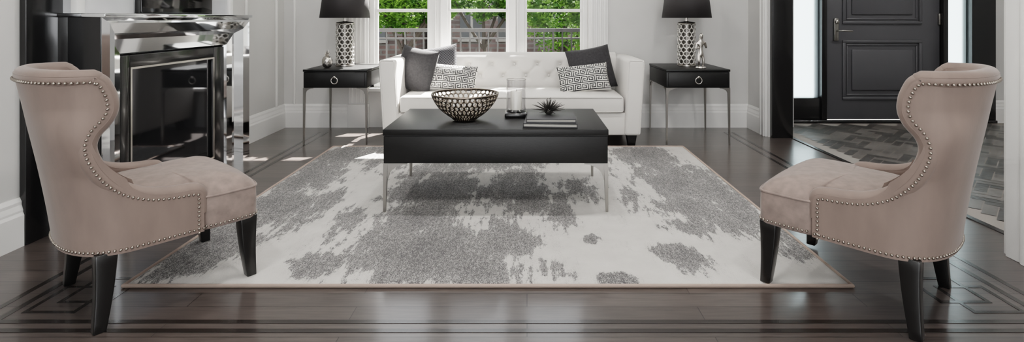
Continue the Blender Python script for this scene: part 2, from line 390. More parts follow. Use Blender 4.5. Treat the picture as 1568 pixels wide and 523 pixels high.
# ------------------------------------------------------------------ tables
def bracket_leg(vs, fs, x, y, sx, sy, ztop, w0=.024, w1=.014, rx=.11, rz=.09):
    n = len(vs)
    for (z, ww) in ((0, w1), (ztop, w0)):
        for (a, b) in ((0, 0), (1, 0), (1, 1), (0, 1)):
            vs.append((x+sx*a*ww, y+sy*b*ww, z))
    fs += [tuple(n+i for i in q) for q in [(0, 1, 2, 3), (4, 5, 6, 7), (0, 1, 5, 4), (1, 2, 6, 5), (2, 3, 7, 6), (3, 0, 4, 7)]]
    for ax in (0, 1):
        K = 8; n = len(vs); th = .010
        for k in range(K+1):
            t = k/K
            dx = w0+rx*t; dz = rz*(1-math.sqrt(max(0, 1-(1-t)**2)))+.006
            for off in (0, th):
                for zz in (ztop, ztop-dz):
                    if ax == 0: vs.append((x+sx*dx, y+sy*off, zz))
                    else: vs.append((x+sx*off, y+sy*dx, zz))
        for k in range(K):
            a = n+k*4
            fs += [(a, a+4, a+5, a+1), (a+2, a+3, a+7, a+6), (a+1, a+5, a+7, a+3), (a, a+2, a+6, a+4)]
        fs.append((n, n+1, n+3, n+2)); e = n+K*4; fs.append((e, e+2, e+3, e+1))

ct = empty('coffee_table', (-.176, 3.27, RT))
hw, hd = .634, .34; ht_ = .463
boxes('top', [(-hw, hw, -hd, hd, ht_-.035, ht_)], M_blkwood, ct, bevel=.004)
boxes('apron', [(-hw+.004, hw-.004, -hd+.004, hd-.004, ht_-.19, ht_-.039)], M_blkwood, ct, bevel=.003)
boxes('seam', [(-hw+.01, hw-.01, -hd+.01, hd-.01, ht_-.04, ht_-.034)], M_black, ct)
vs, fs = [], []
for sx in (-1, 1):
    for sy in (-1, 1): bracket_leg(vs, fs, sx*(hw-.002), sy*(hd-.002), -sx, -sy, ht_-.19)
fixn(obj_from('legs', vs, fs, M_pewter, ct))

def side_table(x):
    e = empty('side_table', (x, 4.86, 0))
    a, b, h = .28, .315, .655
    boxes('top', [(-a, a, -b, b, h-.02, h)], M_blkwood, e, bevel=.003)
    boxes('drawer_case', [(-a+.004, a-.004, -b+.006, b, h-.16, h-.022)], M_blkwood, e, bevel=.003)
    boxes('drawer_front', [(-a+.02, a-.02, -b-.001, -b+.01, h-.148, h-.03)], M_blkwood, e, bevel=.003)
    vs, fs = [], []
    for sx in (-1, 1):
        for sy in (-1, 1): bracket_leg(vs, fs, sx*(a-.001), sy*(b-.001), -sx, -sy, h-.16, .02, .012, .07, .05)
    fixn(obj_from('legs', vs, fs, M_pewter, e))
    pts = [(.028*math.cos(k*math.pi/12), -b-.014, h-.095+.028*math.sin(k*math.pi/12)) for k in range(24)]
    curve('ring_pull', [pts], .0045, M_nickel, e, cyclic=True)
    boxes('pull_mount', [(-.01, .01, -b-.02, -b, h-.075, h-.055)], M_nickel, e, bevel=.003)
    return e
side_table(-1.672); side_table(1.49)

# ------------------------------------------------------------------ lamps
def table_lamp(x, y, z):
    e = empty('table_lamp', (x, y, z))
    R, Hh = .078, .40
    lathe('base', [(.08, 0), (.085, .004), (.085, .016), (.078, .02)], M_nickel, e)
    lathe('core', [(R-.014, .018), (R-.014, Hh)], M_pcore, e)
    rings = []
    cols, rowsn = 10, 10
    rad = math.pi*R/cols*1.02
    dz = (Hh-.03-2*rad)/(rowsn-1)
    for r in range(rowsn):
        for c in range(cols):
            a0 = 2*math.pi*(c+.5*(r % 2))/cols; zc = .022+rad+r*dz
            p = []
            for k in range(12):
                q = 2*math.pi*k/12
                a = a0+rad*math.cos(q)/R; p.append((R*math.cos(a), R*math.sin(a), zc+rad*.95*math.sin(q)))
            rings.append(p)
    curve('lattice', rings, .0052, M_ceramic, e, cyclic=True, res=1)
    lathe('cap', [(.08, Hh-.008), (.083, Hh), (.08, Hh+.008), (.03, Hh+.015), (.012, Hh+.02), (.012, Hh+.08)], M_nickel, e)
    sh = lathe('shade', [(.225, .45), (.185, .76)], M_shade, e, 48, close=False)
    so = sh.modifiers.new('s', 'SOLIDIFY'); so.thickness = .004
    curve('shade_spider', [[(-.205, 0, .6), (.205, 0, .6)], [(0, -.205, .6), (0, .205, .6)], [(0, 0, .46), (0, 0, .62)]], .003, M_nickel, e)
    lathe('bulb', [(.012, .47), (.018, .49), (.03, .52), (.03, .54), (.018, .57), (.004, .58)], M_white, e, 20)
    return e
table_lamp(-1.70, 4.88, .655); table_lamp(1.49, 4.88, .655)

# ------------------------------------------------------------------ ornaments
pa = empty('pineapple_ornament', (-1.79, 4.68, .655))
vs, fs = [], []
N1, N2 = 40, 24
for j in range(N2+1):
    ph = math.pi*(j+.02)/(N2+.04)
    for i in range(N1):
        a = 2*math.pi*i/N1
        rr = .042*math.sin(ph)**.8*(1+.12*abs(math.sin(5*a+j*.65)*math.sin(5*a-j*.65)))
        vs.append((rr*math.cos(a), rr*math.sin(a), .055-.055*math.cos(ph)))
for j in range(N2):
    for i in range(N1): fs.append((j*N1+i, j*N1+(i+1) % N1, (j+1)*N1+(i+1) % N1, (j+1)*N1+i))
obj_from('fruit', vs, fs, M_nickel, pa, smooth=True)
vs, fs = [], []
for r in range(3):
    for k in range(6):
        a = 2*math.pi*(k+.5*r)/6; o_ = .03-.008*r; h = .03+.015*r; n = len(vs)
        ca, sa = math.cos(a), math.sin(a)
        vs += [(.008*ca-.007*sa, .008*sa+.007*ca, .105), (.008*ca+.007*sa, .008*sa-.007*ca, .105), (o_*ca, o_*sa, .105+h), (0, 0, .11)]
        fs += [(n, n+1, n+2), (n, n+2, n+3), (n+1, n+3, n+2)]
obj_from('crown', vs, fs, M_nickel, pa)

fg = empty('silver_figurine', (1.555, 4.68, .655))
def skin(name, V, E, R, m, parent, sub=2):
    me = bpy.data.meshes.new(name); me.from_pydata(V, E, []); me.materials.append(m)
    o = bpy.data.objects.new(name, me); C.objects.link(o); o.parent = parent
    s = o.modifiers.new('skin', 'SKIN'); s.use_smooth_shade = True
    for i, r in enumerate(R): me.skin_vertices[0].data[i].radius = (r, r)
    me.skin_vertices[0].data[0].use_root = True
    u = o.modifiers.new('sub', 'SUBSURF'); u.levels = sub; u.render_levels = sub
    return o
skin('figure', [(0, 0, .12), (0, 0, .18), (0, 0, .225), (0, -.004, .255), (.004, -.008, .285), (.004, -.01, .315),
                (-.018, -.004, .11), (-.024, -.03, .065), (-.02, -.012, .015), (.018, -.004, .11), (.022, -.01, .06), (.02, -.006, .015),
                (-.035, -.002, .22), (-.045, -.012, .17), (-.02, -.035, .19), (.035, -.002, .22), (.048, -.01, .18), (.03, -.03, .24)],
     [(0, 1), (1, 2), (2, 3), (3, 4), (4, 5), (0, 6), (6, 7), (7, 8), (0, 9), (9, 10), (10, 11), (2, 12), (12, 13), (13, 14), (2, 15), (15, 16), (16, 17)],
     [.022, .02, .024, .011, .02, .014, .016, .012, .009, .016, .012, .009, .012, .009, .007, .012, .009, .007], M_nickel, fg)
lathe('plinth', [(.045, 0), (.047, .004), (.042, .014)], M_nickel, fg)

# coffee-table things
TZ = RT+ht_
bw = empty('perforated_bowl', (-.38, 3.2, TZ))
prof = [(.055, .006), (.085, .022), (.117, .045), (.145, .07), (.168, .096), (.186, .123), (.198, .150), (.203, .168)]
nc = 36; V0 = []
for j, (r, z) in enumerate(prof):
    for i in range(nc):
        a = 2*math.pi*(i+.5*(j % 2))/nc; jr = 1+random.uniform(-.012, .012)
        V0.append(Vector((r*jr*math.cos(a), r*jr*math.sin(a), z+random.uniform(-.003, .003))))
F0 = []
for j in range(len(prof)-1):
    for i in range(nc):
        a, b, c, d_ = j*nc+i, j*nc+(i+1) % nc, (j+1)*nc+i, (j+1)*nc+(i+1) % nc
        if j % 2 == 0: F0 += [(a, b, c), (b, d_, c)]
        else: F0 += [(a, b, d_), (a, d_, c)]
cen = [(V0[a]+V0[b]+V0[c])/3 for (a, b, c) in F0]
adj = {}
for k, q in enumerate(F0):
    for v in q: adj.setdefault(v, []).append(k)
df = []
for v in range(nc, len(V0)-nc):
    c = V0[v]; nrm = Vector((c.x, c.y, -.1)).normalized(); t1 = nrm.orthogonal().normalized(); t2 = nrm.cross(t1)
    df.append(sorted(adj[v], key=lambda g: math.atan2((cen[g]-c).dot(t2), (cen[g]-c).dot(t1))))
o = obj_from('lattice', cen, df, M_bowlm, bw, smooth=True)
wf = o.modifiers.new('w', 'WIREFRAME'); wf.thickness = .013; wf.use_even_offset = False
sb = o.modifiers.new('s', 'SUBSURF'); sb.levels = 1; sb.render_levels = 2
curve('rim', [[((.2015+.002*math.sin(7*k))*math.cos(2*math.pi*k/48), (.2015+.002*math.sin(7*k))*math.sin(2*math.pi*k/48), .164) for k in range(48)]], .0055, M_bowlm, bw, cyclic=True)
lathe('foot', [(.05, 0), (.066, .003), (.075, .014), (.06, .016)], M_bowlm, bw)

hu = empty('hurricane_candle_holder', (-.07, 3.33, TZ))
boxes('base', [(-.07, .07, -.07, .07, 0, .03)], M_blackp, hu, bevel=.008)
lathe('collar', [(.055, .03), (.058, .036), (.05, .045)], M_blackp, hu)
gl = lathe('glass', [(.062, .03), (.062, .235)], M_glass2, hu, 40, close=False)
curve('glass_rim', [[(.062*math.cos(2*math.pi*k/40), .062*math.sin(2*math.pi*k/40), .235) for k in range(40)]], .0025, M_ceramic, hu, cyclic=True)
lathe('candle', [(.035, .045), (.036, .05), (.036, .155), (.033, .16), (.006, .157)], M_white, hu)
curve('wick', [[(0, 0, .157), (.002, 0, .17)]], .0015, M_black, hu)

bk = empty('book_stack', (.14, 3.09, TZ), math.radians(-4))
def book(z, w_, d_, h, m, rz):
    o = boxes('cover', [(-w_/2, w_/2, -d_/2, d_/2, 0, .006), (-w_/2, w_/2, -d_/2, d_/2, h-.006, h), (-w_/2, -w_/2+.004, -d_/2, d_/2, 0, h)], m, bk, bevel=.0012)
    p = boxes('pages', [(-w_/2+.004, w_/2-.005, -d_/2+.010, d_/2-.005, .006, h-.006)], M_paper, bk)
    for q in (o, p): q.location = (0, 0, z); q.rotation_euler = (0, 0, rz)
book(0, .31, .24, .026, M_book1, 0); book(.026, .285, .22, .024, M_book2, .05)
ur = empty('spiky_urchin_sculpture', (.13, 3.13, TZ+.05))
vs, fs = [], []
for k in range(46):
    g = (k+.5)/46; ph = math.acos(1-g*1.05); a = k*2.39996
    dr = Vector((math.sin(ph)*math.cos(a), math.sin(ph)*math.sin(a), max(.0, math.cos(ph)))).normalized()
    Lh = random.uniform(.085, .115)*(1 if dr.z < .6 else .75)
    t1 = dr.orthogonal().normalized(); t2 = dr.cross(t1); n = len(vs)
    base = Vector((0, 0, .02))
    for q in range(5): vs.append(base+t1*.0055*math.cos(q*1.2566)+t2*.0055*math.sin(q*1.2566))
    tip = base+dr*Lh
    for q in range(5): vs.append(tip+t1*.001*math.cos(q*1.2566)+t2*.001*math.sin(q*1.2566))
    for q in range(5): fs.append((n+q, n+(q+1) % 5, n+5+(q+1) % 5, n+5+q))
    fs.append(tuple(n+5+q for q in range(5)))
obj_from('spines', vs, fs, M_dark, ur)
lathe('body', [(.01, 0), (.022, .006), (.026, .018), (.02, .032), (.004, .038)], M_dark, ur, 20)

# ------------------------------------------------------------------ sofa
sf = empty('tufted_sofa', (-.13, 0, 0))
SW = 1.13; SY0, SY1 = 4.44, 5.24
boxes('base_rail', [(-SW+.15, SW-.15, SY0+.03, SY1-.05, .1, .29)], M_sofa, sf, bevel=.012)
def arm(s):
    vs = []
    o0, o1 = SW-.03, SW; i0_, i1_ = SW-.17, SW-.16
    for y in (SY0, SY1):
        for (x, z) in ((o0, .1), (o1+.01, .745), (i1_+.02, .745), (i0_, .1)):
            vs.append((s*x, y, z))
    fs = [(0, 1, 2, 3), (7, 6, 5, 4), (0, 4, 5, 1), (1, 5, 6, 2), (2, 6, 7, 3), (3, 7, 4, 0)]
    o = fixn(obj_from('arm', vs, fs, M_sofa, sf)); addbevel(o, .028, 4, 30)
    pts = [(s*x, SY0+.004, z) for (x, z) in ((o0-.012, .115), (o1-.004, .72), (o1-.025, .738), (i1_+.04, .738), (i1_+.03, .72), (i0_+.012, .115))]
    curve('arm_piping', [pts], .0035, M_sofa, sf)
arm(1); arm(-1)
boxes('back_frame', [(-SW+.05, SW-.05, SY1-.13, SY1, .1, .735)], M_sofa, sf, bevel=.03, seg=3)
vs, fs = [], []
NXg, NZg = 180, 40
bx0, bx1, bz0, bz1 = -SW+.14, SW-.14, .38, .765
btn = []
for r, zz in enumerate((.66, .55)):
    x = bx0+.12+(.11 if r else 0)
    while x < bx1-.06: btn.append((x, zz)); x += .22
for j in range(NZg+1):
    for i in range(NXg+1):
        x = bx0+(bx1-bx0)*i/NXg; t = j/NZg; z = bz0+(bz1-bz0)*t
        d_ = .055*(1-(2*t-1)**6)
        a = ((x-bx0-.12)/.22+(z-.66)/.22); b_ = ((x-bx0-.12)/.22-(z-.66)/.22)
        if .5 < z < .71: d_ -= .010*max(0, 1-min(abs(a-round(a)), abs(b_-round(b_)))/.12)*min(1, (z-.5)/.04, (.71-z)/.04)
        for (qx, qz) in btn: d_ -= .032*math.exp(-((x-qx)**2+(z-qz)**2)/.0011)
        vs.append((x, SY1-.12-.07-d_+.035*t, z))
for j in range(NZg):
    for i in range(NXg):
        a = j*(NXg+1)+i; fs.append((a, a+1, a+NXg+2, a+NXg+1))
n0 = len(vs)
for i in range(NXg+1):
    x = bx0+(bx1-bx0)*i/NXg; vs.append((x, SY1-.10, bz1+.005))
for i in range(NXg+1):
    x = bx0+(bx1-bx0)*i/NXg; vs.append((x, SY1-.03, bz1-.03))
for i in range(NXg):
    a = NZg*(NXg+1)+i; fs.append((a, a+1, n0+i+1, n0+i)); fs.append((n0+i, n0+i+1, n0+NXg+2+i, n0+NXg+1+i))
obj_from('tufted_back', vs, fs, M_sofa, sf, smooth=True)
vs, fs = [], []
for (qx, qz) in btn:
    n = len(vs); t = (qz-bz0)/(bz1-bz0); yy = SY1-.19-.055*(1-(2*t-1)**6)+.035*t+.026
    for jj in range(3):
        for i in range(8):
            rr = .012*math.cos(jj*.7); vs.append((qx+rr*math.cos(i*math.pi/4), yy-.008*math.sin(jj*.7), qz+rr*math.sin(i*math.pi/4)))
    for jj in range(2):
        for i in range(8): fs.append((n+jj*8+i, n+jj*8+(i+1) % 8, n+jj*8+8+(i+1) % 8, n+jj*8+8+i))
    fs.append(tuple(n+16+i for i in range(8)))
obj_from('buttons', vs, fs, M_sofa, sf, smooth=True)
cx0, cx1, cy0, cy1 = -SW+.172, SW-.172, SY0+.01, 5.03
def cushion(name, x0, x1, y0, y1, z0, z1, m, parent, crown=.03):
    vs, fs = [], []; NU, NV = 40, 16
    def top(sgn, zb):
        n = len(vs)
        for j in range(NV+1):
            for i in range(NU+1):
                u = i/NU*2-1; v = j/NV*2-1
                z = zb+sgn*crown*(1-abs(u)**6)*(1-abs(v)**4)
                vs.append(((x0+x1)/2+u*(x1-x0)/2, (y0+y1)/2+v*(y1-y0)/2, z))
        for j in range(NV):
            for i in range(NU):
                a = n+j*(NU+1)+i; q = (a, a+1, a+NU+2, a+NU+1); fs.append(q if sgn > 0 else q[::-1])
        return n
    a = top(1, z1-crown); b = top(-1, z0+.004)
    def idx(n, i, j): return n+j*(NU+1)+i
    per = [(i, 0) for i in range(NU)]+[(NU, j) for j in range(NV)]+[(i, NV) for i in range(NU, 0, -1)]+[(0, j) for j in range(NV, 0, -1)]
    for k in range(len(per)):
        p, q = per[k], per[(k+1) % len(per)]
        fs.append((idx(a, *q), idx(a, *p), idx(b, *p), idx(b, *q)))
    o = fixn(obj_from(name, vs, fs, m, parent, smooth=True)); addbevel(o, .02, 3, 50)
    return o
cushion('seat_cushion', cx0, cx1, cy0, cy1, .292, .455, M_sofa, sf, .025)
for zz in (.305, .425):
    curve('cushion_piping', [[(cx0+.02, cy0-.002, zz), (cx1-.02, cy0-.002, zz)]], .004, M_sofa, sf)
vs, fs = [], []
for sx in (-1, 1):
    for y in (SY0+.08, SY1-.08):
        n = len(vs); x = sx*(SW-.1)
        for (z, hh) in ((0, .028), (.102, .042)):
            for (a, b) in ((-1, -1), (1, -1), (1, 1), (-1, 1)): vs.append((x+a*hh, y+b*hh, z))
        fs += [tuple(n+i for i in q) for q in [(0, 3, 2, 1), (4, 5, 6, 7), (0, 1, 5, 4), (1, 2, 6, 5), (2, 3, 7, 6), (3, 0, 4, 7)]]
obj_from('feet', vs, fs, M_leg, sf)

KEY = ["11111110", "10000010", "10111010", "10100010", "10111110", "10000000", "11111111", "00000000"]
def pillow(name, loc, w_, h, t, mats, rot, key=None, nu=48, nv=40, weave=False):
    vs, fs, fi = [], [], []
    for side in (1, -1):
        n = len(vs)
        for j in range(nv+1):
            for i in range(nu+1):
                u = 2*i/nu-1; v = 2*j/nv-1
                e = max(0, (1-abs(u)**2.6))*max(0, (1-abs(v)**2.6))
                th = t/2*e**.5
                xx = u*w_/2*(1-.05*(1-v*v)*abs(u)**4); zz = v*h/2*(1-.07*(1-u*u)*abs(v)**4)
                vs.append((xx, -side*th, zz))
        for j in range(nv):
            for i in range(nu):
                a = n+j*(nu+1)+i; q = (a, a+1, a+nu+2, a+nu+1)
                fs.append(q if side == 1 else q[::-1])
                if key:
                    tx, ty = i//8, j//8
                    lx, ly = i % 8, j % 8
                    if (tx+ty) % 2: lx = 6-lx if lx < 7 else 7
                    fi.append(int(KEY[7-ly][lx]))
                elif weave: fi.append(int((i//2+j//2) % 2))
                else: fi.append(0)
    o = obj_from(name, vs, fs, mats, None, smooth=True, fidx=fi)
    o.location = loc; o.rotation_euler = [math.radians(a) for a in rot]
    return o
M_pill2 = mat('pillow_grey_weave', (84, 84, 88), .85, bump=.4, bscale=150)
pillow('throw_pillow', (-1.02, 4.80, .63), .42, .41, .15, [M_pillD, M_pillD], (-14, 8, -28))
pillow('throw_pillow', (-.84, 4.90, .64), .40, .41, .13, [M_pillD, M_pill2], (-18, -9, -10), weave=True, nu=64, nv=64)
pillow('lumbar_pillow', (-.66, 4.73, .56), .42, .25, .13, [M_pillW, M_pillK], (-24, 4, -4), key=True, nu=56, nv=32)
pillow('throw_pillow', (.60, 4.87, .63), .44, .41, .15, [M_pillD, M_pillK], (-16, -8, 16))
pillow('lumbar_pillow', (.51, 4.70, .56), .46, .26, .13, [M_pillW, M_pillK], (-24, -6, 4), key=True, nu=56, nv=32)

# ------------------------------------------------------------------ wing chairs
def chaikin(P, it):
    for _ in range(it):
        Q = [P[0]]
        for a in range(len(P)-1):
            p, q = P[a], P[a+1]
            Q += [tuple(p[i]*.75+q[i]*.25 for i in range(len(p))), tuple(p[i]*.25+q[i]*.75 for i in range(len(p)))]
        Q.append(P[-1]); P = Q
    return P
def wing_chair(cx, cy, ang, lift):
    e = empty('upholstered_wingback_chair', (cx, cy, 0), math.radians(ang))
    K = [(.06, .262), (.06, .33), (.06, .39), (.055, .420), (.03, .433), (-.04, .438), (-.11, .450), (-.18, .482), (-.235, .535), (-.272, .60), (-.286, .655), (-.272, .70), (-.242, .735), (-.224, .775), (-.226, .82), (-.238, .855), (-.252, .882), (-.275, .895)]
    P = []
    for a in range(len(K)-1):
        p0 = K[max(a-1, 0)]; p1 = K[a]; p2 = K[a+1]; p3 = K[min(a+2, len(K)-1)]
        for s in range(6):
            t = s/6
            P.append(tuple(.5*((2*p1[c])+(-p0[c]+p2[c])*t+(2*p0[c]-5*p1[c]+4*p2[c]-p3[c])*t*t+(-p0[c]+3*p1[c]-3*p2[c]+p3[c])*t**3) for c in (0, 1)))
    P.append(K[-1])
    Ls = [0]
    for a in range(1, len(P)): Ls.append(Ls[-1]+math.hypot(P[a][0]-P[a-1][0], P[a][1]-P[a-1][1]))
    def cont(s):
        s *= Ls[-1]
        for a in range(1, len(P)):
            if Ls[a] >= s-1e-9:
                t = (s-Ls[a-1])/max(1e-9, Ls[a]-Ls[a-1]); return (P[a-1][0]+(P[a][0]-P[a-1][0])*t, P[a-1][1]+(P[a][1]-P[a-1][1])*t)
        return P[-1]
    NR, NS = 70, 30
    TH = .06
    def surf(r, s, inner=False):
        ue, ze = cont(r); zb = .262+(.905-.262)*r
        q = (zb-.262)/.643
        ub = -.345-.105*q**1.2
        W = .292-.012*q
        if inner: ub += TH; W -= TH
        uc = min(ub+(.20-(TH*.6 if inner else 0)), ue)
        if s < .62:
            th = s/.62*math.pi/2
            u = uc-(uc-ub)*max(0, math.cos(th))**(2/2.3); w_ = W*math.sin(th)**(2/2.3)
        else:
            t = (s-.62)/.38; u = uc+(ue-uc)*t; w_ = W
        z = zb+(ze-zb)*(s**1.6)
        return u, w_, z
    vs, fs = [], []
    M = 2*NS+1
    for inner in (False, True):
        for i in range(NR+1):
            for j in range(-NS, NS+1):
                u, w_, z = surf(i/NR, abs(j)/NS, inner); vs.append((u, w_*(1 if j > 0 else -1) if j else 0, z))
    N0 = (NR+1)*M
    for i in range(NR):
        for j in range(M-1):
            a = i*M+j; fs.append((a, a+M, a+M+1, a+1))
            a += N0; fs.append((a, a+1, a+M+1, a+M))
        for j in (0, M-1):
            a = i*M+j; q = (a, a+N0, a+N0+M, a+M); fs.append(q if j == 0 else q[::-1])
    for j in range(M-1):
        a = NR*M+j; fs.append((a, a+N0, a+N0+1, a+1))
        a = j; fs.append((a, a+1, a+N0+1, a+N0))
    sh = obj_from('shell', vs, fs, M_velvet, e, smooth=True)
    es = sh.modifiers.new('es', 'EDGE_SPLIT'); es.split_angle = math.radians(60)
    RR = TH/2
    roll = []
    for a in range(8, 101, 2):
        s = a/100; u, z = cont(s); u2, z2 = cont(min(1, s+.01)); u1, z1_ = cont(max(0, s-.01))
        du, dz = u2-u1, z2-z1_; l = math.hypot(du, dz) or 1
        W = surf(s, 1)[1]; ins = .010
        roll.append((u-dz/l*ins, W-RR, z+du/l*ins))
    topr = []
    for j in range(46, -1, -2):
        s = j/56
        o_, i_ = surf(1, s), surf(1, s, True)
        topr.append(((o_[0]+i_[0])/2, (o_[1]+i_[1])/2, o_[2]-.010))
    half_ = roll+topr
    full = half_+[(u, -w_, z) for (u, w_, z) in reversed(half_[:-1])]
    curve('padded_edge_roll', [chaikin(full, 2)], RR+.001, M_velvet, e, res=6)
    vs, fs = [], []
    A, B = 24, 24
    for i in range(A+1):
        for j in range(B+1):
            t = i/A; v = 2*j/B-1; z = .40+.475*t
            q = (z-.262)/.653; ub = -.345-.105*q**1.2+.06
            pad = .05*(1-abs(v)**3)*(1-abs(2*t-1)**4)
            vs.append((ub+.004+pad+.07*abs(v)**3, v*.215, z))
    for i in range(A):
        for j in range(B):
            a = i*(B+1)+j; fs.append((a, a+1, a+B+2, a+B+1))
    obj_from('inner_back_pad', vs, fs, M_velvet, e, smooth=True)
    half = [(.285, 0), (.283, .12), (.275, .24), (.262, .278), (.235, .289), (.06, .289), (.05, .245), (-.15, .235), (-.33, .15), (-.35, 0)]
    out = half+[(u, -w_) for (u, w_) in reversed(half[1:-1])]
    for _ in range(2):
        nn = []
        for a in range(len(out)):
            p, q = out[a], out[(a+1) % len(out)]
            nn += [(p[0]*.75+q[0]*.25, p[1]*.75+q[1]*.25), (p[0]*.25+q[0]*.75, p[1]*.25+q[1]*.75)]
        out = nn
    n = len(out); vs, fs = [], []
    for (sc, z) in ((.99, .262), (1, .27), (1.005, .33), (1, .385), (.985, .398), (.955, .412), (.88, .432), (.75, .447), (.55, .457), (.3, .462), (.08, .463)):
        for (u, w_) in out: vs.append((u*sc, w_*sc, z))
    R_ = 11
    for r in range(R_-1):
        for a in range(n): fs.append((r*n+a, r*n+(a+1) % n, (r+1)*n+(a+1) % n, (r+1)*n+a))
    fs.append(tuple(reversed(range(n)))); fs.append(tuple((R_-1)*n+a for a in range(n)))
    fixn(obj_from('seat', vs, fs, M_velvet2, e, smooth=True))
    fo = [(u, w_) for (u, w_) in out if u > .065]
    fo.sort(key=lambda p: math.atan2(p[1], p[0]-.05))
    curve('seat_piping', [[(u, w_, .392) for (u, w_) in fo]], .005, M_velvet2, e)
    paths = []
    for sg in (1, -1):
        pth = []
        for a in range(121):
            s = a/120; u, z = cont(s); u2, z2 = cont(min(1, s+.01)); u1, z1_ = cont(max(0, s-.01))
            du, dz = u2-u1, z2-z1_; l = math.hypot(du, dz) or 1
            W = surf(s, 1)[1]
            pth.append((u-dz/l*.019, sg*(W+.002), z+du/l*.019))
        paths.append(pth)
    top = []; bot = []
    for j in range(-60, 61):
        for (lst, r, dz) in ((top, 1, -.022), (bot, 0, .014)):
            u, w_, z = surf(r, abs(j)/60)
            lst.append((u-.002, w_*(1.004 if j > 0 else -1.004), z+dz))
    paths += [top[3:-3], bot, [(u*1.006, w_*1.006, .276) for (u, w_) in fo]]
    vs, fs = [], []
    def nail(c):
        n = len(vs); c = Vector(c)
        pr = [(.6, .8), (.95, .3), (.95, -.3), (.6, -.8)]
        rr = .0055; K_ = 7
        for (a, b) in pr:
            for i in range(K_):
                t = 2*math.pi*i/K_; vs.append((c.x+rr*a*math.cos(t), c.y+rr*a*math.sin(t), c.z+rr*b))
        vs.append((c.x, c.y, c.z+rr)); vs.append((c.x, c.y, c.z-rr))
        for r in range(3):
            for i in range(K_): fs.append((n+r*K_+i, n+(r+1)*K_+i, n+(r+1)*K_+(i+1) % K_, n+r*K_+(i+1) % K_))
        for i in range(K_):
            fs.append((n+4*K_, n+i, n+(i+1) % K_)); fs.append((n+4*K_+1, n+3*K_+(i+1) % K_, n+3*K_+i))
    for pth in paths:
        acc = 0; prev = Vector(pth[0]); nail(prev)
        for p in pth[1:]:
            p = Vector(p); seg = (p-prev).length
            while acc+seg >= .0165:
                t = (.0165-acc)/seg; prev = prev.lerp(p, t); seg = (p-prev).length; acc = 0; nail(prev)
            acc += seg; prev = p
    obj_from('nailhead_trim', vs, fs, M_nail, e, smooth=True)
    vs, fs = [], []
    def leg(tx, ty, bx, by, zb, bow):
        n = len(vs); Q = 8
        for k in range(Q+1):
            t = k/Q; z = .27+(zb-.27)*t
            x = tx+(bx-tx)*t+bow*math.sin(t*math.pi); y = ty+(by-ty)*t
            h = (.033*(1-t)+.019*t)
            for (a, b) in ((-1, -1), (1, -1), (1, 1), (-1, 1)): vs.append((x+a*h, y+b*h, z))
        for k in range(Q):
            for i in range(4): fs.append((n+k*4+i, n+k*4+(i+1) % 4, n+k*4+4+(i+1) % 4, n+k*4+4+i))
        fs.append((n, n+1, n+2, n+3)); m_ = n+Q*4; fs.append((m_, m_+1, m_+2, m_+3))
    for sg in (1, -1):
        leg(.232, sg*.25, .245, sg*.262, lift[0] if sg > 0 else lift[1], -.004)
        leg(-.24, sg*.235, -.262, sg*.258, 0, .004)
    lg = fixn(obj_from('legs', vs, fs, M_leg, e)); addbevel(lg, .004, 2, 50)
    return e
wing_chair(-1.533, 2.20, 50, (RT, RT))
wing_chair(1.348, 2.16, 133, (RT, RT))

# ------------------------------------------------------------------ outdoors
boxes('balcony_floor', [(-5, 4.5, YB+.16, 6.7, -.15, -.02)], mat('balcony_stone', (70, 68, 66), .8))
boxes('sun_cutoff_slab', [(-6, 5.9, YB+.16, 5.67, 2.72, 2.78)], M_trim)  # unseen slab, added to cut off the high sun at the window
rl = empty('balcony_railing', (0, 6.5, 0))
boxes('rails', [(-4.5, 4, -.02, .02, .93, .975), (-4.5, 4, -.012, .012, .84, .86), (-4.5, 4, -.015, .015, .06, .09)], M_black, rl)
boxes('balusters', [(x*.115-4.4, x*.115-4.382, -.009, .009, -.02, .95) for x in range(73)], M_black, rl)
boxes('ground_outside', [(-30, 30, 6.8, 40, -1.3, -1.2)], mat('lawn', (36, 48, 24), .95, vary=.4, vscale=2))
hs = empty('brick_house', (0, 17, -1.2))
boxes('facade', [(-14, -3.6, 0, 5, 0, 8), (-3.0, 3.2, 1.0, 6, 0, 8), (5, 15, 0, 5, 0, 8)], M_facade, hs)
wn, wf_ = [], []
for x in (-7.5, -5.4, -2.3, -1.0, .4, 1.8, 6, 8):
    for z in (1.6, 4.4):
        y0 = 1.0 if -3 < x < 3.2 else 0
        wn.append((x, x+.8, y0-.03, y0, z, z+1.3)); wf_ += [(x-.08, x+.88, y0-.06, y0-.02, z-.1, z), (x-.08, x+.88, y0-.06, y0-.02, z+1.3, z+1.4), (x+.36, x+.44, y0-.05, y0-.02, z, z+1.3)]
boxes('house_windows', wn, M_hwin, hs); boxes('house_window_trim', wf_, mat('stone_trim', (120, 116, 112), .8), hs)
ml, nt, b = newmat('leaf_green')
tc = nt.nodes.new('ShaderNodeTexCoord'); n = nt.nodes.new('ShaderNodeTexNoise'); n.inputs['Scale'].default_value = 4
r = nt.nodes.new('ShaderNodeValToRGB'); r.color_ramp.elements[0].position = .35; r.color_ramp.elements[1].position = .65
r.color_ramp.elements[0].color = (*lin((34, 66, 16)), 1); r.color_ramp.elements[1].color = (*lin((90, 124, 44)), 1)
nt.links.new(tc.outputs['Object'], n.inputs['Vector']); nt.links.new(n.outputs['Fac'], r.inputs[0])
tr = nt.nodes.new('ShaderNodeBsdfTranslucent'); mx = nt.nodes.new('ShaderNodeMixShader'); mx.inputs[0].default_value = .45
nt.links.new(r.outputs[0], b.inputs['Base Color']); nt.links.new(r.outputs[0], tr.inputs[0]); setin(b, 'Roughness', .6); setin(b, 'Specular IOR Level', .1)
